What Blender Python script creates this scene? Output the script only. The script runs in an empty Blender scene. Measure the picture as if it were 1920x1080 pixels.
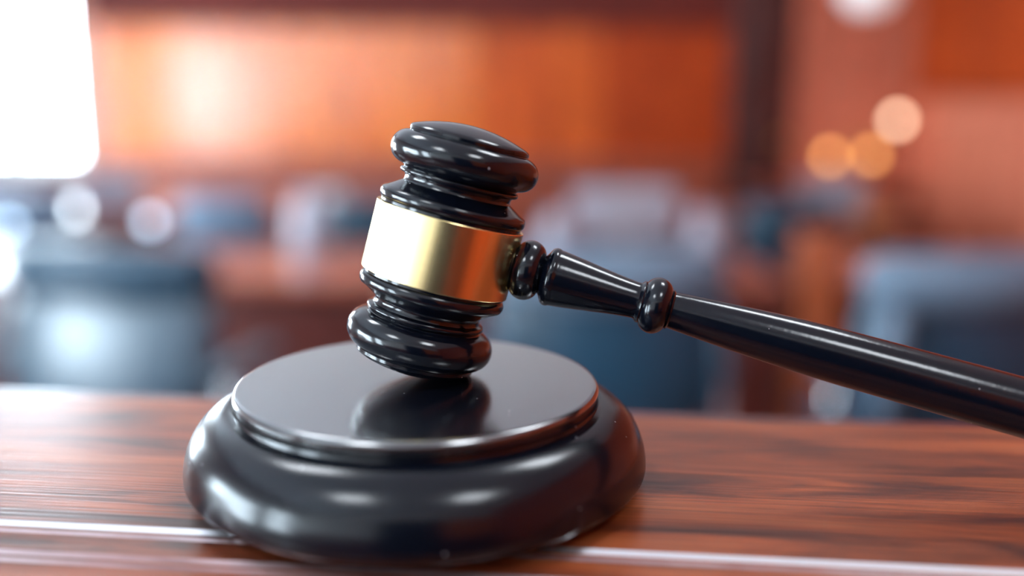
import bpy, bmesh, math, random
from mathutils import Vector, Matrix
random.seed(7)
scene = bpy.context.scene
COL = scene.collection
R = math.radians
BZ = 1.30                      # height of the judge's bench top above the courtroom floor

# ------------------------------------------------------------------ camera
cam_d = bpy.data.cameras.new('camera')
cam = bpy.data.objects.new('camera', cam_d)
COL.objects.link(cam)
cam.location = (0.0215, -0.2205, BZ + 0.089)
cam.rotation_mode = 'XYZ'
cam.matrix_world = (Matrix.Translation(cam.location) @ Matrix.Rotation(R(90 - 11.29), 4, 'X')
                    @ Matrix.Rotation(R(0.31), 4, 'Z'))
cam_d.sensor_width = 36.0
cam_d.lens = 35.0
cam_d.clip_start = 0.01
cam_d.clip_end = 100
cam_d.dof.use_dof = True
cam_d.dof.focus_distance = 0.2215
cam_d.dof.aperture_fstop = 3.2
scene.camera = cam

# ------------------------------------------------------------------ sky, exposure
world = bpy.data.worlds.new('overcast_sky')
scene.world = world
world.use_nodes = True
bg = world.node_tree.nodes['Background']
bg.inputs['Color'].default_value = (0.72, 0.88, 1.0, 1)
bg.inputs['Strength'].default_value = 27.0
vs = scene.view_settings
vs.view_transform = 'Standard'
vs.look = 'None'
vs.exposure = 0.25
vs.gamma = 1.0
vs.use_curve_mapping = False
scene.cycles.use_denoising = True
scene.cycles.max_bounces = 8
scene.cycles.sample_clamp_indirect = 0.0


# ------------------------------------------------------------------ materials
def sock(node, *names):
    for n in names:
        if n in node.inputs:
            return node.inputs[n]


def mat(name, color, rough=0.5, metal=0.0, spec=0.5, coat=0.0, coat_rough=0.1, emit=None, estr=0.0, aniso=0.0):
    m = bpy.data.materials.new(name)
    m.use_nodes = True
    b = m.node_tree.nodes['Principled BSDF']
    b.inputs['Base Color'].default_value = (*color, 1)
    b.inputs['Roughness'].default_value = rough
    b.inputs['Metallic'].default_value = metal
    b.inputs['Specular IOR Level'].default_value = spec
    b.inputs['Coat Weight'].default_value = coat
    b.inputs['Coat Roughness'].default_value = coat_rough
    b.inputs['Anisotropic'].default_value = aniso
    if emit:
        b.inputs['Emission Color'].default_value = (*emit, 1)
        b.inputs['Emission Strength'].default_value = estr
    return m


def nd(nt, kind, **kw):
    n = nt.nodes.new(kind)
    for k, v in kw.items():
        setattr(n, k, v)
    return n


def ramp(nt, stops, fac):
    r = nd(nt, 'ShaderNodeValToRGB')
    e = r.color_ramp.elements
    while len(e) < len(stops):
        e.new(0.5)
    for i, (p, c) in enumerate(stops):
        e[i].position = p
        e[i].color = (*c, 1)
    nt.links.new(fac, r.inputs['Fac'])
    return r.outputs['Color']


def wood(name, light, mid, dark, scale=(2.0, 22.0, 22.0), rough=0.25, coat=0.6, coat_rough=0.12, detail=6, bump=0.0,
         stops=(0.30, 0.52, 0.72), dist=0.6, spec=0.5, fine=(3, 9), pore=0.45):
    """long-grained timber: noise stretched along the grain, with a finer pore layer."""
    m = mat(name, mid, rough, coat=coat, coat_rough=coat_rough, spec=spec)
    nt = m.node_tree
    b = nt.nodes['Principled BSDF']
    tc = nd(nt, 'ShaderNodeTexCoord')
    mp = nd(nt, 'ShaderNodeMapping')
    mp.inputs['Scale'].default_value = scale
    nt.links.new(tc.outputs['Object'], mp.inputs['Vector'])
    n1 = nd(nt, 'ShaderNodeTexNoise')
    n1.inputs['Scale'].default_value = 1.0
    n1.inputs['Detail'].default_value = detail
    n1.inputs['Roughness'].default_value = 0.62
    n1.inputs['Distortion'].default_value = dist
    nt.links.new(mp.outputs['Vector'], n1.inputs['Vector'])
    c1 = ramp(nt, [(stops[0], dark), (stops[1], mid), (stops[2], light)], n1.outputs['Fac'])
    mp2 = nd(nt, 'ShaderNodeMapping')
    mp2.inputs['Scale'].default_value = (scale[0] * fine[0], scale[1] * fine[1], scale[2] * fine[1])
    nt.links.new(tc.outputs['Object'], mp2.inputs['Vector'])
    n2 = nd(nt, 'ShaderNodeTexNoise')
    n2.inputs['Detail'].default_value = 4
    n2.inputs['Scale'].default_value = 1.0
    nt.links.new(mp2.outputs['Vector'], n2.inputs['Vector'])
    mx = nd(nt, 'ShaderNodeMix', data_type='RGBA', blend_type='MULTIPLY')
    mx.inputs['Factor'].default_value = 0.7
    c2 = ramp(nt, [(0.36, (pore, pore * .9, pore * .9)), (0.54, (1, 1, 1))], n2.outputs['Fac'])
    nt.links.new(c1, mx.inputs['A'])
    nt.links.new(c2, mx.inputs['B'])
    nt.links.new(mx.outputs['Result'], b.inputs['Base Color'])
    if bump:
        bp = nd(nt, 'ShaderNodeBump')
        bp.inputs['Strength'].default_value = bump
        bp.inputs['Distance'].default_value = 0.0004
        nt.links.new(n2.outputs['Fac'], bp.inputs['Height'])
        nt.links.new(bp.outputs['Normal'], b.inputs['Normal'])
    return m


def black_lacquer(name, rough, dust_scale, dust_amount, brush=None, spec=0.5):
    """black lacquered turned wood with a few pale dust specks and faint turning marks."""
    m = mat(name, (0.0015, 0.0024, 0.0055), rough, spec=spec)
    nt = m.node_tree
    b = nt.nodes['Principled BSDF']
    tc = nd(nt, 'ShaderNodeTexCoord')
    v = nd(nt, 'ShaderNodeTexVoronoi')
    v.inputs['Scale'].default_value = dust_scale
    v.inputs['Randomness'].default_value = 1.0
    nt.links.new(tc.outputs['Object'], v.inputs['Vector'])
    speck = nd(nt, 'ShaderNodeMath', operation='LESS_THAN')
    speck.inputs[1].default_value = 0.075
    nt.links.new(v.outputs['Distance'], speck.inputs[0])
    sep = nd(nt, 'ShaderNodeSeparateColor')
    nt.links.new(v.outputs['Color'], sep.inputs['Color'])
    keep = nd(nt, 'ShaderNodeMath', operation='LESS_THAN')
    keep.inputs[1].default_value = dust_amount
    nt.links.new(sep.outputs[0], keep.inputs[0])
    both = nd(nt, 'ShaderNodeMath', operation='MULTIPLY')
    nt.links.new(speck.outputs[0], both.inputs[0])
    nt.links.new(keep.outputs[0], both.inputs[1])
    mx = nd(nt, 'ShaderNodeMix', data_type='RGBA')
    mx.inputs['A'].default_value = (0.0015, 0.0024, 0.0055, 1)
    mx.inputs['B'].default_value = (0.45, 0.45, 0.47, 1)
    nt.links.new(both.outputs[0], mx.inputs['Factor'])
    nt.links.new(mx.outputs['Result'], b.inputs['Base Color'])
    mp = nd(nt, 'ShaderNodeMapping')
    mp.inputs['Scale'].default_value = brush or (60, 60, 1500)
    nt.links.new(tc.outputs['Object'], mp.inputs['Vector'])
    n = nd(nt, 'ShaderNodeTexNoise')
    n.inputs['Scale'].default_value = 1.0
    n.inputs['Detail'].default_value = 3
    nt.links.new(mp.outputs['Vector'], n.inputs['Vector'])
    bp = nd(nt, 'ShaderNodeBump')
    bp.inputs['Strength'].default_value = 0.10
    bp.inputs['Distance'].default_value = 0.0002
    nt.links.new(n.outputs['Fac'], bp.inputs['Height'])
    nt.links.new(bp.outputs['Normal'], b.inputs['Normal'])
    return m


M = {}
M['block'] = black_lacquer('black_block_lacquer', 0.21, 430, 0.10, (300, 300, 300), spec=0.36)
M['plate'] = black_lacquer('black_plate_lacquer', 0.19, 430, 0.10, (300, 300, 300), spec=0.9)
_b = M['plate'].node_tree.nodes['Principled BSDF']
_b.inputs['Coat Weight'].default_value = 1.0
_b.inputs['Coat IOR'].default_value = 2.0
_b.inputs['Coat Roughness'].default_value = 0.17
M['gavel'] = black_lacquer('black_gavel_lacquer', 0.15, 420, 0.14, spec=0.45)
M['handle'] = black_lacquer('black_handle_lacquer', 0.17, 420, 0.14, (900, 900, 30), spec=0.40)
M['gold'] = mat('brushed_gold', (0.88, 0.70, 0.34), 0.22, metal=1.0, aniso=0.6)
_nt = M['gold'].node_tree
_tc = nd(_nt, 'ShaderNodeTexCoord')
_mp = nd(_nt, 'ShaderNodeMapping')
_mp.inputs['Scale'].default_value = (120, 120, 9000)
_nt.links.new(_tc.outputs['Object'], _mp.inputs['Vector'])
_n = nd(_nt, 'ShaderNodeTexNoise')
_n.inputs['Scale'].default_value = 1.0
_nt.links.new(_mp.outputs['Vector'], _n.inputs['Vector'])
_bp = nd(_nt, 'ShaderNodeBump')
_bp.inputs['Strength'].default_value = 0.06
_bp.inputs['Distance'].default_value = 0.0001
_nt.links.new(_n.outputs['Fac'], _bp.inputs['Height'])
_nt.links.new(_bp.outputs['Normal'], _nt.nodes['Principled BSDF'].inputs['Normal'])
M['bench'] = wood('bench_rosewood', (0.38, 0.105, 0.034), (0.25, 0.052, 0.016), (0.035, 0.009, 0.008),
                  scale=(8, 62, 62), rough=0.33, coat=0.12, coat_rough=0.3, bump=0.35, fine=(3, 16), pore=0.30, stops=(0.36, 0.50, 0.68), dist=0.8, spec=0.5)
M['bench'].node_tree.nodes['Principled BSDF'].inputs['Specular Tint'].default_value = (1.0, 0.80, 0.62, 1)
M['glint'] = mat('pale_metal_glint', (0.80, 0.80, 0.82), 0.30, metal=1.0)  # bright metal strip stands in for the highlight along the lacquered edge
M['worn_edge_glint'] = wood('worn_edge_glint_lacquer', (0.60, 0.50, 0.52), (0.44, 0.30, 0.30), (0.22, 0.06, 0.05), scale=(14, 40, 40), rough=0.3, coat=0.8, coat_rough=0.2, stops=(0.28, 0.42, 0.6))  # worn edge, paled further to paint in its highlight line
M['worn_edge_glint'].node_tree.nodes['Principled BSDF'].inputs['Metallic'].default_value = 0.8
M['ledge'] = wood('red_ledge_wood', (0.20, 0.035, 0.022), (0.14, 0.024, 0.015), (0.07, 0.013, 0.010), scale=(9, 95, 95), rough=0.3, coat=0.8, coat_rough=0.15)
M['bench_body'] = wood('bench_body_wood', (0.28, 0.07, 0.03), (0.18, 0.04, 0.018), (0.06, 0.014, 0.01), scale=(1.5, 20, 20))
M['wall_wood'] = wood('orange_panel_wood', (0.90, 0.23, 0.016), (0.84, 0.18, 0.010), (0.70, 0.12, 0.006),
                      scale=(6, 6, 0.7), rough=0.46, coat=0.85, coat_rough=0.20, spec=0.15)
M['wall_wood'].node_tree.nodes['Principled BSDF'].inputs['Coat IOR'].default_value = 1.9
M['wall_wood_falloff'] = wood('panel_wood_falloff', (0.74, 0.135, 0.014), (0.66, 0.105, 0.010), (0.52, 0.07, 0.007),
                          scale=(6, 6, 0.7), rough=0.46, coat=0.6, coat_rough=0.19, spec=0.25)  # panel wood with the window light's falloff put into its colour
M['frieze'] = wood('dark_mahogany', (0.22, 0.032, 0.022), (0.16, 0.024, 0.016), (0.09, 0.015, 0.010), scale=(0.7, 6, 6), rough=0.55, coat=0.0, spec=0.2)
M['door'] = wood('dark_door_wood', (0.10, 0.018, 0.014), (0.07, 0.013, 0.010), (0.035, 0.008, 0.008), scale=(6, 6, 0.7), rough=0.45, coat=0.2)
M['slat'] = wood('salmon_slat_wood', (0.84, 0.27, 0.16), (0.74, 0.20, 0.11), (0.56, 0.13, 0.07), scale=(9, 9, 0.9), rough=0.5, coat=0.2, coat_rough=0.3, spec=0.3)
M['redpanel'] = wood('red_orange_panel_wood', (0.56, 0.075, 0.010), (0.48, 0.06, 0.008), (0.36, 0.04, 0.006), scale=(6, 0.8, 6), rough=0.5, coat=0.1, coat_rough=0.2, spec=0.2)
M['desk'] = wood('desk_mahogany', (0.50, 0.125, 0.060), (0.40, 0.085, 0.040), (0.24, 0.048, 0.024), scale=(1.2, 12, 12), rough=0.35, coat=1.0, coat_rough=0.28)
M['desk_panel'] = wood('desk_panel_mahogany', (0.17, 0.030, 0.020), (0.13, 0.022, 0.015), (0.07, 0.013, 0.010), scale=(1.2, 12, 12), rough=0.45, coat=0.3, coat_rough=0.3)
M['post'] = wood('orange_post_wood', (0.60, 0.16, 0.06), (0.50, 0.12, 0.04), (0.36, 0.08, 0.03), scale=(9, 9, 1.0), rough=0.4, coat=0.4)
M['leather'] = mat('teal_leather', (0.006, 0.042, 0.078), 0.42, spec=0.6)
M['leather_lit'] = mat('teal_leather_lit', (0.10, 0.15, 0.21), 0.45)  # ceiling light on headrests and trim, painted into the leather colour
M['leather_sheen'] = mat('teal_leather_sheen', (0.016, 0.060, 0.098), 0.42, spec=1.0, coat=0.6, coat_rough=0.38)  # teal leather lifted in colour and coat for a window sheen
M['leather_haze'] = mat('teal_leather_haze', (0.15, 0.22, 0.32), 0.45)  # second-row leather paled to stand for window reflections
M['ceiling'] = mat('cream_ceiling_paint', (0.80, 0.85, 0.90), 0.9)
M['plaster'] = mat('white_plaster', (0.80, 0.79, 0.77), 0.9)
M['floor'] = wood('floor_boards', (0.20, 0.06, 0.03), (0.15, 0.045, 0.022), (0.08, 0.022, 0.012), scale=(10, 1, 1), rough=0.4, coat=0.3, coat_rough=0.25)
M['navy'] = mat('navy_reflection_panel', (0.008, 0.014, 0.026), 0.9, spec=0.1)
M['white_paint'] = mat('white_window_paint', (0.78, 0.78, 0.76), 0.5)
M['chrome'] = mat('polished_steel', (0.70, 0.72, 0.75), 0.18, metal=1.0)
M['black_plastic'] = mat('black_plastic', (0.02, 0.02, 0.022), 0.5)
M['grey_plastic'] = mat('grey_plastic', (0.30, 0.29, 0.33), 0.5)
M['screen_grey'] = mat('screen_back_grey', (0.34, 0.33, 0.39), 0.35)
M['paper'] = mat('white_paper', (0.78, 0.79, 0.82), 0.8)
M['porcelain'] = mat('white_porcelain', (0.42, 0.44, 0.53), 0.3, coat=0.3)
M['brass'] = mat('aged_brass', (0.55, 0.34, 0.12), 0.35, metal=1.0)
M['highlight_cool'] = mat('glowing_highlight_cool', (0.8, 0.85, 0.9), 0.3, emit=(0.46, 0.72, 1.0), estr=4.2)  # glows to stand in for window highlights on glossy things
M['globe_cream'] = mat('lit_opal_glass_cream', (0.9, 0.8, 0.7), 0.3, emit=(1.0, 0.70, 0.46), estr=6.5)
M['globe_amber'] = mat('lit_opal_glass_amber', (0.9, 0.6, 0.3), 0.3, emit=(1.0, 0.42, 0.10), estr=4.6)
M['pendant'] = mat('lit_opal_glass_white', (0.8, 0.8, 0.8), 0.3, emit=(0.95, 0.86, 0.86), estr=0.45)
M['panel_light'] = mat('lit_ceiling_diffuser', (0.9, 0.9, 0.9), 0.4, emit=(0.86, 0.93, 1.0), estr=20.0)


def glass():
    m = bpy.data.materials.new('window_glass')
    m.use_nodes = True
    nt = m.node_tree
    nt.nodes.clear()
    o = nd(nt, 'ShaderNodeOutputMaterial')
    t = nd(nt, 'ShaderNodeBsdfTransparent')
    g = nd(nt, 'ShaderNodeBsdfGlossy')
    g.inputs['Roughness'].default_value = 0.02
    lw = nd(nt, 'ShaderNodeLayerWeight')
    pw = nd(nt, 'ShaderNodeMath', operation='POWER')
    pw.inputs[1].default_value = 5.0
    nt.links.new(lw.outputs['Facing'], pw.inputs[0])
    fr = nd(nt, 'ShaderNodeMath', operation='MULTIPLY_ADD')
    fr.inputs[1].default_value = 0.45
    fr.inputs[2].default_value = 0.03
    nt.links.new(pw.outputs[0], fr.inputs[0])
    mx = nd(nt, 'ShaderNodeMixShader')
    nt.links.new(fr.outputs[0], mx.inputs[0])
    nt.links.new(t.outputs[0], mx.inputs[1])
    nt.links.new(g.outputs[0], mx.inputs[2])
    nt.links.new(mx.outputs[0], o.inputs['Surface'])
    return m


M['glass'] = glass()


# ------------------------------------------------------------------ mesh helpers
def obj(name, bm, m, parent=None, smooth=False, angle=None):
    me = bpy.data.meshes.new(name)
    bm.normal_update()
    bm.to_mesh(me)
    bm.free()
    me.materials.append(M[m])
    if smooth:
        for p in me.polygons:
            p.use_smooth = True
        if angle:
            me.set_sharp_from_angle(angle=R(angle))
    o = bpy.data.objects.new(name, me)
    COL.objects.link(o)
    if parent:
        o.parent = parent
    return o


def empty(name, loc, rz=0.0):
    o = bpy.data.objects.new(name, None)
    COL.objects.link(o)
    o.location = loc
    o.rotation_euler = (0, 0, rz)
    o.empty_display_size = 0.05
    return o


def tag(o, label, cat, group=None, kind=None):
    o['label'] = label
    o['category'] = cat
    if group:
        o['group'] = group
    if kind:
        o['kind'] = kind
    return o


def struct(o, label, cat):
    return tag(o, label, cat, kind='structure')


def box(bm, x0, x1, y0, y1, z0, z1, bevel=0.0, seg=2):
    r = bmesh.ops.create_cube(bm, size=1.0)
    vs_ = r['verts']
    bmesh.ops.scale(bm, vec=(x1 - x0, y1 - y0, z1 - z0), verts=vs_)
    bmesh.ops.translate(bm, vec=((x0 + x1) / 2, (y0 + y1) / 2, (z0 + z1) / 2), verts=vs_)
    if bevel:
        ed = list({e for v in vs_ for e in v.link_edges})
        bmesh.ops.bevel(bm, geom=ed, offset=bevel, segments=seg, profile=0.5, affect='EDGES', clamp_overlap=True)
    return bm


def bx(*a, **k):
    return box(bmesh.new(), *a, **k)


def lathe(prof, seg=96, off=(0, 0, 0), cap=True, bm=None):
    """prof: list of (radius, z); turned about local Z."""
    bm = bm or bmesh.new()
    off = Vector(off)
    rings = []
    for r, z in prof:
        if r < 1e-7:
            rings.append([bm.verts.new(off + Vector((0, 0, z)))])
        else:
            rings.append([bm.verts.new(off + Vector((r * math.cos(2 * math.pi * i / seg), r * math.sin(2 * math.pi * i / seg), z)))
                          for i in range(seg)])
    for a, b in zip(rings, rings[1:]):
        for i in range(seg):
            j = (i + 1) % seg
            if len(a) == 1 and len(b) == 1:
                continue
            if len(a) == 1:
                bm.faces.new((a[0], b[i], b[j]))
            elif len(b) == 1:
                bm.faces.new((a[i], b[0], a[j]))
            else:
                bm.faces.new((a[i], b[i], b[j], a[j]))
    if cap:
        for ring, flip in ((rings[0], False), (rings[-1], True)):
            if len(ring) > 2:
                bm.faces.new(ring if not flip else ring[::-1])
    bmesh.ops.recalc_face_normals(bm, faces=bm.faces)
    return bm


def arc(cr, cz, rr, rz_, a0, a1, n=10):
    """arc of an ellipse in the (radius, z) half plane; angles in degrees, 0 = outward, 90 = up."""
    return [(cr + rr * math.cos(R(a0 + (a1 - a0) * i / n)), cz + rz_ * math.sin(R(a0 + (a1 - a0) * i / n))) for i in range(n + 1)]


def smooth_profile(pts, n=6):
    """Catmull-Rom through (r, z) points."""
    out = []
    P = [pts[0]] + list(pts) + [pts[-1]]
    for i in range(1, len(P) - 2):
        p0, p1, p2, p3 = P[i - 1], P[i], P[i + 1], P[i + 2]
        for k in range(n):
            t = k / n
            out.append(tuple(0.5 * (2 * p1[c] + (p2[c] - p0[c]) * t + (2 * p0[c] - 5 * p1[c] + 4 * p2[c] - p3[c]) * t * t
                                    + (3 * p1[c] - p0[c] - 3 * p2[c] + p3[c]) * t ** 3) for c in (0, 1)))
    out.append(pts[-1])
    return out


def tube(path, r, seg=10, bm=None):
    bm = bm or bmesh.new()
    rings = []
    for k, p in enumerate(path):
        p = Vector(p)
        a = Vector(path[max(k - 1, 0)])
        b = Vector(path[min(k + 1, len(path) - 1)])
        d = (b - a).normalized()
        u = d.orthogonal().normalized() if abs(d.z) > 0.9 else d.cross(Vector((0, 0, 1))).normalized()
        v = d.cross(u)
        rr = r[k] if isinstance(r, (list, tuple)) else r
        rings.append([bm.verts.new(p + rr * (math.cos(2 * math.pi * i / seg) * u + math.sin(2 * math.pi * i / seg) * v)) for i in range(seg)])
    for a, b in zip(rings, rings[1:]):
        for i in range(seg):
            bm.faces.new((a[i], a[(i + 1) % seg], b[(i + 1) % seg], b[i]))
    bm.faces.new(rings[0][::-1])
    bm.faces.new(rings[-1])
    bmesh.ops.recalc_face_normals(bm, faces=bm.faces)
    return bm


def copy_tree(o, parent=None):
    c = o.copy()
    COL.objects.link(c)
    if parent:
        c.parent = parent
    for ch in list(o.children):
        copy_tree(ch, c)
    return c


# ------------------------------------------------------------------ the courtroom shell
XL, XR, YB, YF, ZC = -4.10, 2.76, 6.78, -3.20, 3.40
floor = struct(obj('floor', bx(XL - .2, XR + .2, YF - .2, YB + .2, -0.10, 0.0), 'floor'), 'dark reddish wooden courtroom floor', 'floor')
ceiling = struct(obj('ceiling', bx(XL - .2, XR + .2, YF - .2, YB + .2, ZC, ZC + 0.10), 'ceiling'), 'plain white painted courtroom ceiling', 'ceiling')


def wall_with_openings(name, axis, pos, a0, a1, openings, m, label, th=0.2):
    """axis 'x': wall plane at x = pos running in y; axis 'y': wall at y = pos running in x. openings: (a0, a1, z0, z1)."""
    bm = bmesh.new()
    cuts = sorted(openings)
    spans = []
    last = a0
    for o0, o1, z0, z1 in cuts:
        spans.append((last, o0, 0, ZC))
        spans.append((o0, o1, 0, z0))
        spans.append((o0, o1, z1, ZC))
        last = o1
    spans.append((last, a1, 0, ZC))
    for s0, s1, z0, z1 in spans:
        if s1 - s0 < 1e-4 or z1 - z0 < 1e-4:
            continue
        lo, hi = (pos - th, pos) if th > 0 else (pos, pos - th)
        if axis == 'x':
            box(bm, lo, hi, s0, s1, z0, z1)
        else:
            box(bm, s0, s1, lo, hi, z0, z1)
    return struct(obj(name, bm, m), label, 'wall')


WIN_L = [(-3.0, -1.9, 0.55, 2.50), (-1.2, 1.2, 0.55, 2.10), (3.75, 5.4, 0.55, 2.10)]
WIN_B = [(-3.98, -3.0, 0.86, 2.70)]
wall_left = wall_with_openings('wall_left', 'x', XL, YF - .2, YB + .2, WIN_L, 'plaster', 'side wall of the courtroom with tall daylight windows')
wall_back = wall_with_openings('wall_back', 'y', YB, XL - .2, XR + .2, WIN_B, 'frieze', 'far courtroom wall clad in glossy orange wood panels', th=-0.2)
wall_right = wall_with_openings('wall_right', 'x', XR, YF - .2, YB + .2, [], 'redpanel', 'side wall with red-orange wood above vertical slats', th=-0.2)
wall_front = wall_with_openings('wall_front', 'y', YF, XL - .2, XR + .2, [], 'plaster', "pale plaster wall behind the judge's bench")
obj('low_reflection_panel', bx(XL, XR, YF - .01, YF + .02, 0.0, 1.15), 'desk_panel', wall_front)  # added out of view to darken reflections low on the block
obj('wood_panel', bx(.92, XR - .02, YF - .01, YF + .03, 1.15, 2.7, bevel=.01), 'wall_wood', wall_front)  # added out of view for a warm reflection in the gold band
obj('dark_reflection_panel', bx(-.80, .90, YF - .01, YF + .04, 0.1, 2.7, bevel=.01), 'navy', wall_front)  # added out of view to darken reflections in block and band


def window(n, axis, pos, a0, a1, z0, z1, label, nx=2, nz=2):
    root = empty('window_%d' % n, ((pos, (a0 + a1) / 2, z0) if axis == 'x' else ((a0 + a1) / 2, pos, z0)), R(90) if axis == 'x' else 0)
    struct(root, label, 'window')
    w, h, f = (a1 - a0) / 2, z1 - z0, 0.045
    bm = bmesh.new()
    box(bm, -w, -w + f, -.04, .04, 0, h)
    box(bm, w - f, w, -.04, .04, 0, h)
    box(bm, -w + f, w - f, -.04, .04, 0, f)
    box(bm, -w + f, w - f, -.04, .04, h - f, h)
    obj('window_frame', bm, 'white_paint', root)
    for i in range(1, nx):
        x = -w + 2 * w * i / nx
        obj('mullion', bx(x - .02, x + .02, -.03, .03, f, h - f), 'white_paint', root)
    for k in range(1, nz):
        z = h * k / nz
        for i in range(nx):
            xa, xb = -w + 2 * w * i / nx, -w + 2 * w * (i + 1) / nx
            obj('glazing_bar', bx(xa + (f if i == 0 else .02), xb - (f if i == nx - 1 else .02), -.025, .025, z - .015, z + .015), 'white_paint', root)
    for i in range(nx):
        for k in range(nz):
            xa, xb = -w + 2 * w * i / nx, -w + 2 * w * (i + 1) / nx
            za, zb = h * k / nz, h * (k + 1) / nz
            obj('pane', bx(xa + .02, xb - .02, -.003, .003, za + .015, zb - .015), 'glass', root)
    obj('window_sill', bx(-w - .05, w + .05, -.14, .14, -.04, 0.0), 'white_paint', root)
    p = bpy.data.lights.new('daylight_portal', 'AREA')
    p.shape = 'RECTANGLE'
    p.size, p.size_y = 2 * w, h
    p.cycles.is_portal = True
    po = bpy.data.objects.new('daylight_portal', p)
    COL.objects.link(po)
    if axis == 'x':
        po.location = (pos - .11, (a0 + a1) / 2, (z0 + z1) / 2)
        po.rotation_euler = (0, R(-90), 0)
        p.size, p.size_y = h, 2 * w
    else:
        po.location = ((a0 + a1) / 2, pos + .11, (z0 + z1) / 2)
        po.rotation_euler = (R(-90), 0, 0)
    return root


window(1, 'y', YB + .10, *WIN_B[0], 'tall bright window in the far orange wall', 2, 4)
window(2, 'x', XL - .10, *WIN_L[2], 'side window nearest the far wall', 2, 2)
window(3, 'x', XL - .10, *WIN_L[1], 'side window in the middle of the left wall', 2, 2)
window(4, 'x', XL - .10, *WIN_L[0], "side window behind the judge's bench", 2, 2)

# far wall: glossy orange panels with stiles, darker frieze above
px0, px1 = -2.86, 1.50
npan = 5
for i in range(npan):
    a = px0 + (px1 - px0) * i / npan
    b = px0 + (px1 - px0) * (i + 1) / npan
    obj('wood_panel', bx(a + .002, b - .002, YB - .030, YB + .01, 0.92, 1.80, bevel=.003), ('wall_wood', 'wall_wood', 'wall_wood', 'wall_wood_falloff', 'redpanel')[i], wall_back)  # panels redden rightwards: daylight falling off, painted into the wood colour
    obj('wainscot_panel', bx(a + .008, b - .008, YB - .035, YB + .01, 0.14, 0.88, bevel=.012), 'desk', wall_back)
obj('chair_rail', bx(px0, px1, YB - .055, YB + .01, 0.88, 0.92, bevel=.01), 'desk', wall_back)
obj('frieze_rail', bx(px0, px1, YB - .06, YB + .01, 1.80, 1.85, bevel=.012), 'frieze', wall_back)
obj('plaster_band', bx(-2.92, XR - .06, YB - .03, YB + .01, 2.36, ZC), 'plaster', wall_back)
obj('window_casing', bx(-2.99, -2.93, YB - .05, YB + .01, 0.1, 3.2, bevel=.01), 'post', wall_back)
obj('pilaster', bx(-2.93, -2.87, YB - .04, YB + .01, 0.1, 2.35, bevel=.01), 'desk', wall_back)

# dark door with frame
door = struct(empty('door_1', (1.72, YB, 0)), 'tall dark maroon wooden door in the far wall', 'door')
obj('door_leaf', bx(-.20, .20, -.03, .01, 0.0, 2.34, bevel=.006), 'door', door)
obj('door_panel', bx(-.14, .14, -.045, -.025, 1.45, 2.25, bevel=.01), 'door', door)
obj('door_panel', bx(-.14, .14, -.045, -.025, 0.2, 1.3, bevel=.01), 'door', door)
hd = obj('door_handle', lathe([(0, 0), (.022, .004), (.03, .02), (.022, .036), (0, .04)], 16), 'brass', door, smooth=True)
hd.location = (.16, -.03, 1.05)
hd.rotation_euler = (R(90), 0, 0)

# fluted screen of upright slats on the far wall, beside the door
n = 9
for i in range(n):
    a = 1.96 + (XR - 1.96) * i / n
    b = 1.96 + (XR - 1.96) * (i + 1) / n
    d = .05 if i % 2 == 0 else .035
    obj('slat', bx(a + .008, b - .008, YB - d, YB + .01, 0.1, 2.35, bevel=.008), 'slat', wall_back)
# right wall: upright slats up to eye level, plain panels above
ys = YB - .06
i = 0
while ys > 3.0:
    obj('slat', bx(XR - (.05 if i % 2 else .038), XR + .01, ys - .112, ys, 0.1, 1.36, bevel=.008), 'slat', wall_right)
    ys -= .125
    i += 1
obj('dado_rail', bx(XR - .06, XR + .01, 3.0, YB - .05, 1.36, 1.39, bevel=.008), 'redpanel', wall_right)
for k in range(4):
    y1 = YB - .08 - k * .95
    obj('wood_panel', bx(XR - .03, XR + .01, y1 - .93, y1, 1.40, 2.35, bevel=.012), 'redpanel', wall_right)

# ceiling light panels
for yy in (-1.3, 1.1):
    for xx in (-1.0, 1.05):
        where = {-1.3: "behind the judge's bench", 1.1: "just in front of the judge's bench"}[yy]
        side = {-1.0: 'on the window side', 1.05: 'on the slatted wall side'}[xx]
        t = tag(empty('ceiling_light', (xx, yy, ZC - .045)), 'square lit ceiling light %s %s' % (where, side), 'ceiling light', 'ceiling lights')
        bm = bmesh.new()
        for s in (-1, 1):
            box(bm, s * .32 - .02, s * .32 + .02, -.34, .34, 0, .045)
            box(bm, -.30, .30, s * .32 - .02, s * .32 + .02, 0, .045)
        obj('frame', bm, 'white_paint', t)
        obj('diffuser', bx(-.30, .30, -.30, .30, .008, .02), 'panel_light', t)

# ------------------------------------------------------------------ judge's bench (long axis turned 5.1 degrees)
bench = tag(empty('judge_bench', (0, 0, 0), -math.atan(0.098)), "polished reddish brown wooden bench top under the gavel's sound block", 'bench')
BX0, BX1 = -1.15, 1.15


def extrude_profile(prof, x0, x1):
    """prof: (v, z) outline walked from back to front over the top; closed below."""
    bm = bmesh.new()
    A = [bm.verts.new((x0, v, z)) for v, z in prof]
    B = [bm.verts.new((x1, v, z)) for v, z in prof]
    nn = len(prof)
    for q in range(nn):
        r_ = (q + 1) % nn
        bm.faces.new((A[q], B[q], B[r_], A[r_]))
    bm.faces.new(A[::-1])
    bm.faces.new(B)
    bmesh.ops.recalc_face_normals(bm, faces=bm.faces)
    return bm


def quarter(v, z, r, a0, a1, n=6):
    return [(v + r * math.cos(R(a0 + (a1 - a0) * i / n)), z + r * math.sin(R(a0 + (a1 - a0) * i / n))) for i in range(n + 1)]


def front_round(v, z, r, n=6):
    """edge that turns from the flat top (z) down to the front (v) with radius r."""
    return [(v + r + .0008, z)] + [(v + r - r * math.sin(R(90 * i / n)), z - r + r * math.cos(R(90 * i / n))) for i in range(n + 1)] + [(v, z - r - .0006)]


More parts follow.
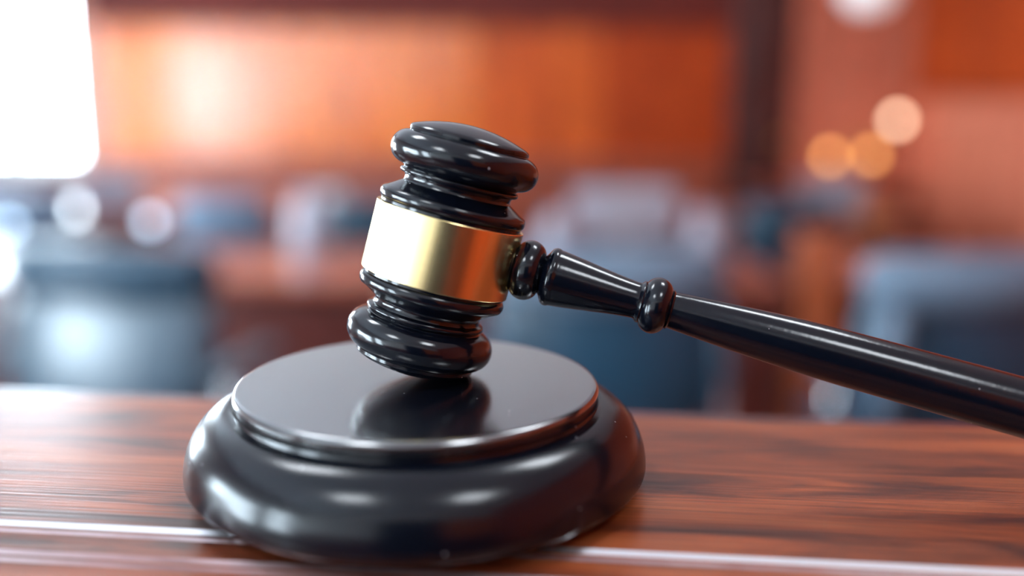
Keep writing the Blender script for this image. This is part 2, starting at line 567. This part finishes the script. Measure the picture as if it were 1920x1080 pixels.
def back_round(v, z, r, n=6):
    return [(v, z - r - .0006)] + [(v - r + r * math.cos(R(90 * i / n)), z - r + r * math.sin(R(90 * i / n))) for i in range(n + 1)] + [(v - r - .0008, z)]


top = [(0.051, -.028)] + back_round(0.051, 0.0, .0025) + [(-.0336, 0.0), (-.0336, -.028)]
o = obj('top_board', extrude_profile(top, BX0, BX1), 'bench', bench, smooth=True, angle=40)
o.location.z = BZ


def strip(name, v0, z0, w, m, tilt=32, label=None):
    """slim chamfered trim strip whose face leans towards the judge's side."""
    dv, dz = w * math.cos(R(tilt)), w * math.sin(R(tilt))
    q = [(v0, -.028), (v0, z0), (v0 - dv, z0 - dz), (v0 - dv, -.028)]
    o = obj(name, extrude_profile(q, BX0, BX1), m, bench)
    o.location.z = BZ
    if label:
        o['label'] = label
    return v0 - dv, z0 - dz


v, z = strip('glint_strip', -.0336, 0.0, .0014, 'glint', label='highlight painted as pale inlay strip')
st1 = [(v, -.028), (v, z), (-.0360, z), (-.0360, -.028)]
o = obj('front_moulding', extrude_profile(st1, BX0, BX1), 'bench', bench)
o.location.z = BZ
v, z = strip('edge_strip', -.0360, z, .0009, 'worn_edge_glint', label='worn pinkish edge strip with painted highlight')
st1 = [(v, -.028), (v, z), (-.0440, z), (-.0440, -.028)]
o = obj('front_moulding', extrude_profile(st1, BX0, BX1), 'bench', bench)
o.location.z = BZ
v, z = strip('glint_strip', -.0440, z, .0012, 'worn_edge_glint', label='pale worn edge strip with painted highlight')
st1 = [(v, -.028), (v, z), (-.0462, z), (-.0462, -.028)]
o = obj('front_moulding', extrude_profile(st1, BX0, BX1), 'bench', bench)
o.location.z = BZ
v, z = strip('edge_strip', -.0462, z, .0009, 'worn_edge_glint', label='worn pinkish edge strip with painted highlight')
VF, ZF = v, z
st2 = [(VF, -.030), (VF, ZF)] + front_round(-.060, ZF, .004) + [(-.060, -.030)]
o = obj('nosing', extrude_profile(st2, BX0, BX1), 'bench', bench, smooth=True, angle=40)
o.location.z = BZ
led = [(0.051, -.040)] + [(0.104, -.040)] + back_round(0.104, -.0160, .004) + [(0.051, -.0160)]
o = obj('rear_ledge', extrude_profile(led, BX0, BX1), 'ledge', bench, smooth=True, angle=40)
o.location.z = BZ
obj('body', bx(BX0 + .03, BX1 - .03, -.02, .09, 0.0, BZ - .041), 'bench_body', bench)
for k in range(4):
    xa = BX0 + .06 + k * .555
    obj('front_panel', bx(xa, xa + .515, .088, .102, .12, BZ - .12, bevel=.006), 'bench_body', bench)

# ------------------------------------------------------------------ sound block
SB = .0525
block = tag(empty('sound_block', (0, 0, BZ)), 'round black lacquered sound block under the gavel head', 'sound block')
prof = [(0, 0.0), (.0462, 0.0), (.0474, .0005)] + [(.0478, .0012)] + \
       arc(.0415, .0052, .0110, .0046, -50, 0, 8) + arc(.0415, .0052, .0110, .0136, 4, 84, 20) + \
       [(.0421, .0187)] + [(.0414, .0190), (.0412, .0198), (.0416, .0203), (.0420, .0206)]
obj('base', lathe(prof + [(0, .0206)], 160), 'block', block, smooth=True, angle=50)
disc = [(0, .0205), (.0408, .0205), (.0408, .0212), (.0414, .0216), (.0415, .0222), (.0412, .0228), (.0408, .0231), (.0403, .0232), (.0401, .0232), (.0398, .0232), (0, .0232)]
obj('striking_plate', lathe(disc, 160), 'plate', block, smooth=True, angle=35)

# ------------------------------------------------------------------ gavel
RB = .0171
C0 = Vector((.00557, .00476, .05253))
A = Vector((.24878, .04975, .96728)).normalized()
H = Vector((.96096, -.13755, -.24008))
H = (H - A * H.dot(A)).normalized()
Y = A.cross(H)
ROT = Matrix((H, Y, A)).transposed()             # local x = handle, local z = head axis
half = [(1.00, 0.0), (1.00, .448), (.992, .454)]
up = [(.955, .456), (.955, .492)] + [(.962, .50)] + arc(.945, .575, .045, .075, -75, 60, 8) + \
     [(.90, .672), (.80, .735), (.735, .775)] + [(.722, .80), (.722, .835), (.735, .865)] + \
     arc(.768, .912, .036, .036, -70, 75, 6) + [(.765, .955), (.785, .975)] + \
     arc(.765, 1.205, .235, .228, -78, 80, 18) + [(.805, 1.43), (.802, 1.44)] + [(.808, 1.448), (.806, 1.485), (.790, 1.507)] + \
     [(.74, 1.532), (.62, 1.573), (.48, 1.612), (.32, 1.644), (.16, 1.663), (0, 1.670)]
up = [(r * RB, z * RB) for r, z in up]
low_half = [(r, z if z < .46 * RB else .454 * RB + (z - .454 * RB) * 1.065) for r, z in up]
# the head touches the plate where its rim is lowest
low = None
for r, z in low_half:
    for i in range(720):
        a = 2 * math.pi * i / 720
        p = C0 + ROT @ Vector((r * math.cos(a), r * math.sin(a), -z))
        if low is None or p.z < low.z:
            low = p
C0.z += .02325 - low.z
low.z = .02325
gavel = tag(empty('gavel', (0, 0, 0)), 'black lacquered gavel with gold band leaning on the sound block', 'gavel')
gavel.matrix_world = Matrix.Translation(low + Vector((0, 0, BZ))) @ ROT.to_4x4()
OFF = ROT.transposed() @ (C0 - low)
head = obj('head', lathe([(r, -z) for r, z in low_half[::-1]] + up, 160, OFF), 'gavel', gavel, smooth=True, angle=28)
band = [(.958 * RB, -.454 * RB), (.996 * RB, -.454 * RB), (1.0 * RB, -.448 * RB), (1.0 * RB, .448 * RB), (.996 * RB, .454 * RB), (.958 * RB, .454 * RB)]
bo = obj('gold_band', lathe(band, 160, OFF, cap=False), 'gold', gavel, smooth=True, angle=28)
bo['label'] = 'brushed gold band around the middle'
# handle, turned about local x
hp = [(0, .0168), (.0048, .0168), (.0050, .0174)] + arc(.0034, .0204, .0036, .0036, -80, 74, 14) + \
     [(.0050, .0243)] + arc(.0056, .0262, .0012, .0014, -70, 40, 6) + \
     smooth_profile([(.0065, .0275), (.0060, .0315), (.0053, .0365), (.0046, .0415), (.0042, .0455), (.0042, .0466)], 4) + \
     [(.0046, .0470), (.0049, .0474)] + arc(.0030, .0507, .0035, .0034, -60, 68, 12) + [(.0046, .0541), (.0042, .0545)] + \
     smooth_profile([(.0042, .0547), (.0049, .0640), (.0056, .0760), (.00615, .0900), (.0064, .1080), (.0066, .1320), (.0068, .1600), (.0068, .1780)], 5) + \
     arc(.0050, .1780, .0018, .0060, 0, 90, 6) + [(0, .1843)]
hm = lathe([(r * .985, z * .985) for r, z in hp], 96)
bmesh.ops.transform(hm, matrix=Matrix.Translation(OFF + Vector((0, 0, .0003))) @ Matrix.Rotation(R(90), 4, 'Y'), verts=hm.verts)
ho = obj('handle', hm, 'handle', gavel, smooth=True, angle=40)

# ------------------------------------------------------------------ courtroom chairs (backs to the bench)
def cushion(w, h, t, curve=0.0, nx=14, nz=14, puff=1.0):
    """upholstered pad, w wide, h high, t thick, facing -y, base at z = 0; 'curve' bows it around the sitter."""
    bm = bmesh.new()
    box(bm, -w / 2, w / 2, -t / 2, t / 2, 0, h)
    bmesh.ops.subdivide_edges(bm, edges=bm.edges, cuts=5, use_grid_fill=True)
    for v in bm.verts:
        u, q, k = v.co.x / (w / 2), (v.co.z - h / 2) / (h / 2), v.co.y / (t / 2)
        v.co.y = k * t / 2 * (1 + .35 * puff * (1 - u * u) * (1 - q * q)) * (1 - .25 * abs(u) ** 6) * (1 - .35 * abs(q) ** 6)
        v.co.x *= 1 - .10 * abs(q) ** 5 - .05 * k * k
        v.co.z = h / 2 + (v.co.z - h / 2) * (1 - .09 * abs(u) ** 5)
        v.co.y += curve * u * u
    for _ in range(2):
        bmesh.ops.smooth_vert(bm, verts=bm.verts, factor=0.5, use_axis_x=True, use_axis_y=True, use_axis_z=True)
    return bm


def office_chair(loc, rz, label, w=.60, top=1.0, leather='leather', full=True, group='padded chairs', lean=6, roll=None, trim=.012):
    c = tag(empty('office_chair', loc, rz), label, 'chair', group)
    zb = .50
    s = obj('seat', cushion(w * .9, .50, .11), leather, c, smooth=True)
    s.rotation_euler = (R(-90), 0, 0)
    s.location = (0, .02, .45)
    b = obj('backrest', cushion(w, top - zb - .07, .10, .05), leather, c, smooth=True)
    b.location = (0, 0, zb)
    b.rotation_euler = (R(lean), 0, 0)
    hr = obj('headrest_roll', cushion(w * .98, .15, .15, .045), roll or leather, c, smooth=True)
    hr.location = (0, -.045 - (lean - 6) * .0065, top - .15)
    if full:
        for sx in (-1, 1):
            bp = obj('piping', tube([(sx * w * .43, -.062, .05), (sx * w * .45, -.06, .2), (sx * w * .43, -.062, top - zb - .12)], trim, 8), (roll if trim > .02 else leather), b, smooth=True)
            arm = obj('armrest', bx(sx * w * .52 - .03, sx * w * .52 + .03, .05, .36, .64, .685, bevel=.018, seg=3), leather, c, smooth=True)
            obj('arm_post', tube([(sx * w * .52, .10, .65), (sx * w * .52, .12, .47), (sx * w * .38, .16, .41)], .014, 8), 'chrome', c, smooth=True)
    obj('back_bar', bx(-.04, .04, -.01, .10, .36, .56, bevel=.006), 'black_plastic', c)
    obj('gas_column', lathe([(.035, .10), (.035, .25), (.022, .25), (.022, .40), (.09, .40), (.09, .415)], 16, (0, .25, 0)), 'black_plastic', c, smooth=True, angle=40)
    for k in range(5):
        a = 2 * math.pi * k / 5 + .3
        dx, dy = math.cos(a), math.sin(a)
        lg = obj('leg', tube([(0, .25, .11), (dx * .16, .25 + dy * .16, .10), (dx * .29, .25 + dy * .29, .075)], [.025, .02, .014], 8), 'chrome', c, smooth=True)
        cs = obj('caster', lathe([(0, -.012), (.026, -.012), (.03, -.006), (.03, .006), (.026, .012), (0, .012)], 14), 'black_plastic', lg, smooth=True, angle=40)
        cs.location = (dx * .29, .25 + dy * .29, .03)
        cs.rotation_euler = (R(90), 0, a)
    return c


office_chair((-1.07, 2.28, 0), R(-14), 'teal leather chair with painted window sheen below the bright window, nearest row', w=.64, top=.985, lean=-9, leather='leather_sheen', roll='leather')
office_chair((.275, 2.28, 0), R(0), 'dark teal leather chair with ceiling light painted on its top behind the gavel handle, nearest row', w=.62, top=1.0, lean=3, roll='leather_lit')
office_chair((1.22, 2.28, 0), R(8), 'dark navy leather chair with light painted on its rim at the right edge, nearest row', w=.62, top=.99, lean=2, roll='leather_lit', trim=.034)
# second row of chairs, beyond the clerks' desk
for x, top_, le, lab in ((-2.25, .93, 'leather_haze', 'chair paled by painted window haze below the bright far window, second row'),
                         (-1.32, .90, 'leather_haze', 'chair paled by painted window haze behind the small glowing ball, second row'),
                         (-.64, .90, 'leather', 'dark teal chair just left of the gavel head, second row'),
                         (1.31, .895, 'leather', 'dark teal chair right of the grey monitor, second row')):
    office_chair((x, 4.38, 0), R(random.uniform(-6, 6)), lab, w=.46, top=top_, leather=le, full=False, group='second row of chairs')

# ------------------------------------------------------------------ clerks' desks
def desk(name, x0, x1, y0, y1, z, label, cat='desk', post=True):
    d = tag(empty(name, ((x0 + x1) / 2, y0, 0)), label, cat)
    w = (x1 - x0) / 2
    dp = y1 - y0
    obj('desk_top', bx(-w, w, 0, dp, z - .035, z, bevel=.006), 'desk', d)
    npn = max(2, round((x1 - x0) / .7))
    obj('modesty_panel', bx(-w + .05, w - .05, .10, .12, .08, z - .035), 'desk_panel', d)
    for q in range(npn):
        a = -w + .08 + (2 * w - .16) * q / npn
        b = -w + .08 + (2 * w - .16) * (q + 1) / npn
        obj('panel', bx(a + .03, b - .03, .085, .102, .16, z - .10, bevel=.006), 'desk_panel', d)
    for s in (-1, 1):
        obj('end_panel', bx(s * w - (.0 if s < 0 else .05), s * w + (.05 if s < 0 else .0), .06, dp - .03, 0, z - .035), 'desk_panel', d)
    return d


desk('clerk_desk', -3.0, 0.96, 3.08, 3.88, .75, 'long reddish wooden desk behind the nearest row of chairs')
desk('side_desk', 1.16, 2.70, 3.08, 3.88, .75, 'reddish wooden desk near the slatted wall behind the rightmost chair')
p = tag(empty('wooden_post', (1.06, 3.05, 0)), 'square orange wooden post between the two front desks', 'post')
obj('shaft', bx(-.058, .058, 0, .116, .06, .90, bevel=.006), 'post', p)
obj('plinth', bx(-.072, .072, -.014, .13, 0, .06, bevel=.004), 'post', p)
obj('cap', bx(-.072, .072, -.014, .13, .90, .925, bevel=.006), 'post', p)
desk('counsel_table', -3.2, -0.35, 4.85, 5.55, .74, 'wooden table in the background on the window side', 'table')
desk('counsel_table', 0.35, 2.25, 4.85, 5.55, .74, 'wooden table in the background behind the grey monitor', 'table')

# low cabinet below the warm lamps
cab = tag(empty('cabinet', (2.14, 6.2, 0)), 'low dark wooden cabinet carrying the warm lamp by the slatted walls', 'cabinet')
obj('body', bx(-.52, .52, .02, .46, .06, .74), 'desk_panel', cab)
obj('cabinet_top', bx(-.55, .55, 0, .48, .74, .775, bevel=.006), 'desk', cab)
for s in (-1, 1):
    dr = obj('cabinet_door', bx(s * .255 - .245, s * .255 + .245, 0.0, .02, .10, .70, bevel=.004), 'desk_panel', cab)
    kn = obj('knob', lathe([(0, 0), (.008, .002), (.014, .014), (.008, .022), (0, .024)], 12), 'brass', dr, smooth=True)
    kn.location = (s * .04, 0, .45)
    kn.rotation_euler = (R(90), 0, 0)

# ------------------------------------------------------------------ things on the desks
def sphere_prof(r, n=14, a0=-90, a1=90):
    return [(max(r * math.cos(R(a0 + (a1 - a0) * i / n)), 0), r * math.sin(R(a0 + (a1 - a0) * i / n))) for i in range(n + 1)]


def highlight_ball(loc, gz, r, m, label):  # added glowing ball on a stand, in place of a window highlight
    t = tag(empty('highlight_ball', loc), label, 'lamp', 'glowing balls added as highlights')
    obj('base', lathe([(0, 0), (.04, 0), (.04, .008), (.012, .014), (0, .014)], 24), 'chrome', t, smooth=True, angle=40)
    obj('stem', lathe([(.006, .012), (.006, gz - r * .9)], 10), 'chrome', t, smooth=True, angle=40)
    g = obj('globe', lathe(sphere_prof(r), 24), m, t, smooth=True)  # the added ball that glows in place of a highlight
    g.location.z = gz
    return t


highlight_ball((-1.40, 3.66, .75), .125, .023, 'highlight_cool', 'small glowing ball added as a window highlight on the desk, right of the bright window')
highlight_ball((-1.95, 3.66, .75), .105, .023, 'highlight_cool', 'small glowing ball added as a window highlight at the left edge on the desk')


def pitcher(loc, h, r, label, rz=0):
    t = tag(empty('water_jug', loc, rz), label, 'jug', 'white jugs on the desk')
    obj('body', lathe([(0, 0), (r * .85, 0), (r, h * .06), (r, h * .45), (r * .72, h * .78), (r * .66, h * .88), (r * .8, h), (r * .74, h), (r * .6, h * .88), (0, h * .85)], 28), 'porcelain', t, smooth=True, angle=50)
    obj('handle', tube([(r * .66, 0, h * .86), (r * 1.35, 0, h * .84), (r * 1.6, 0, h * .6), (r * 1.3, 0, h * .3), (r * .95, 0, h * .25)], r * .12, 8), 'porcelain', t, smooth=True)
    return t


pitcher((-.79, 3.66, .75), .24, .062, 'tall white jug on the desk left of the gavel head')
pitcher((.185, 3.62, .75), .17, .055, 'white jug on the desk just right of the gavel head', 2.0)
pitcher((.765, 3.62, .75), .19, .055, 'white jug on the desk right of the grey monitor', -1.0)


def monitor(loc, w, h, label, rz=0):
    t = tag(empty('monitor', loc, rz), label, 'monitor')
    obj('housing', bx(-w / 2, w / 2, -.02, .025, .07, .07 + h, bevel=.008), 'screen_grey', t)
    obj('rear_bulge', bx(-w * .3, w * .3, -.045, -.018, .10, .04 + h, bevel=.012), 'grey_plastic', t)
    obj('neck', bx(-.03, .03, -.012, .012, .01, .10), 'grey_plastic', t)
    obj('foot', bx(-.11, .11, -.07, .08, 0, .012, bevel=.004), 'grey_plastic', t)
    return t


monitor((.46, 3.66, .75), .40, .20, 'low grey computer monitor on the desk seen from behind')


def laptop(loc, label, rz=0):
    t = tag(empty('laptop', loc, rz), label, 'laptop', 'laptops')
    obj('keyboard_base', bx(-.16, .16, -.11, .11, 0, .016, bevel=.004), 'grey_plastic', t)
    l = obj('lid', bx(-.16, .16, -.004, .004, 0, .21, bevel=.003), 'screen_grey', t)
    l.location = (0, -.11, .014)
    l.rotation_euler = (R(14), 0, 0)
    return t


laptop((-2.1, 5.1, .74), 'grey open laptop on the background table below the window', R(8))
laptop((1.7, 5.1, .74), 'grey open laptop on the background table behind the post', R(-6))


def paper_stack(loc, label, hh, rz):
    t = tag(empty('paper_stack', loc, rz), label, 'papers', 'stacks of paper')
    k = int(hh / .012)
    for q in range(k):
        s = obj('paper_bundle', bx(-.105, .105, -.148, .148, q * .012, q * .012 + .0112, bevel=.0015, seg=1), 'paper', t)
        s.location = (random.uniform(-.008, .008), random.uniform(-.008, .008), 0)
        s.rotation_euler = (0, 0, random.uniform(-.06, .06))
    return t


paper_stack((-1.66, 3.42, .75), 'stack of white papers between the two small glowing balls', .06, .2)
paper_stack((-2.35, 3.50, .75), 'stack of white papers near the left end of the long desk', .09, -.1)
paper_stack((-1.0, 5.15, .74), 'stack of white papers on the background table', .10, .3)
paper_stack((.75, 5.15, .74), 'stack of white papers on the table behind the monitor', .12, -.2)

# warm three-bulb lamp on the cabinet
lamp = tag(empty('brass_lamp', (2.30, 6.42, .775)), 'brass lamp with one cream and two amber glowing globes', 'lamp')
obj('base', lathe([(0, 0), (.09, 0), (.09, .012), (.03, .03), (.014, .05), (0, .05)], 24), 'brass', lamp, smooth=True, angle=40)
obj('stem', lathe([(.010, .04), (.010, .40)], 12), 'brass', lamp, smooth=True)
for dx, gz, m, lab in ((-.185, .19, 'globe_amber', 'amber globe'), (.085, .20, 'globe_amber', 'amber globe'), (.24, .43, 'globe_cream', 'cream globe')):
    arm = obj('arm', tube([(0, 0, gz - .14), (dx * .5, -.02, gz - .16), (dx, -.03, gz - .10), (dx, -.03, gz - .028)], .007, 8), 'brass', lamp, smooth=True)
    g = obj('globe', lathe(sphere_prof(.036), 24), m, lamp, smooth=True)
    g.location = (dx, -.03, gz)
    g['label'] = lab

# opal pendant near the door
pend = tag(empty('pendant_lamp', (2.02, 5.6, 1.83)), 'white opal pendant lamp hanging near the slatted far wall', 'pendant lamp')
obj('shade', lathe([(0, 0), (.06, .005), (.12, .04), (.15, .10), (.14, .16), (.08, .20), (.03, .22), (0, .22)], 32), 'pendant', pend, smooth=True)
obj('rod', lathe([(.008, .21), (.008, ZC - 1.83 - .02)], 10), 'brass', pend, smooth=True)
obj('ceiling_rose', lathe([(.05, ZC - 1.83 - .03), (.05, ZC - 1.83)], 20), 'brass', pend, smooth=True, angle=40)
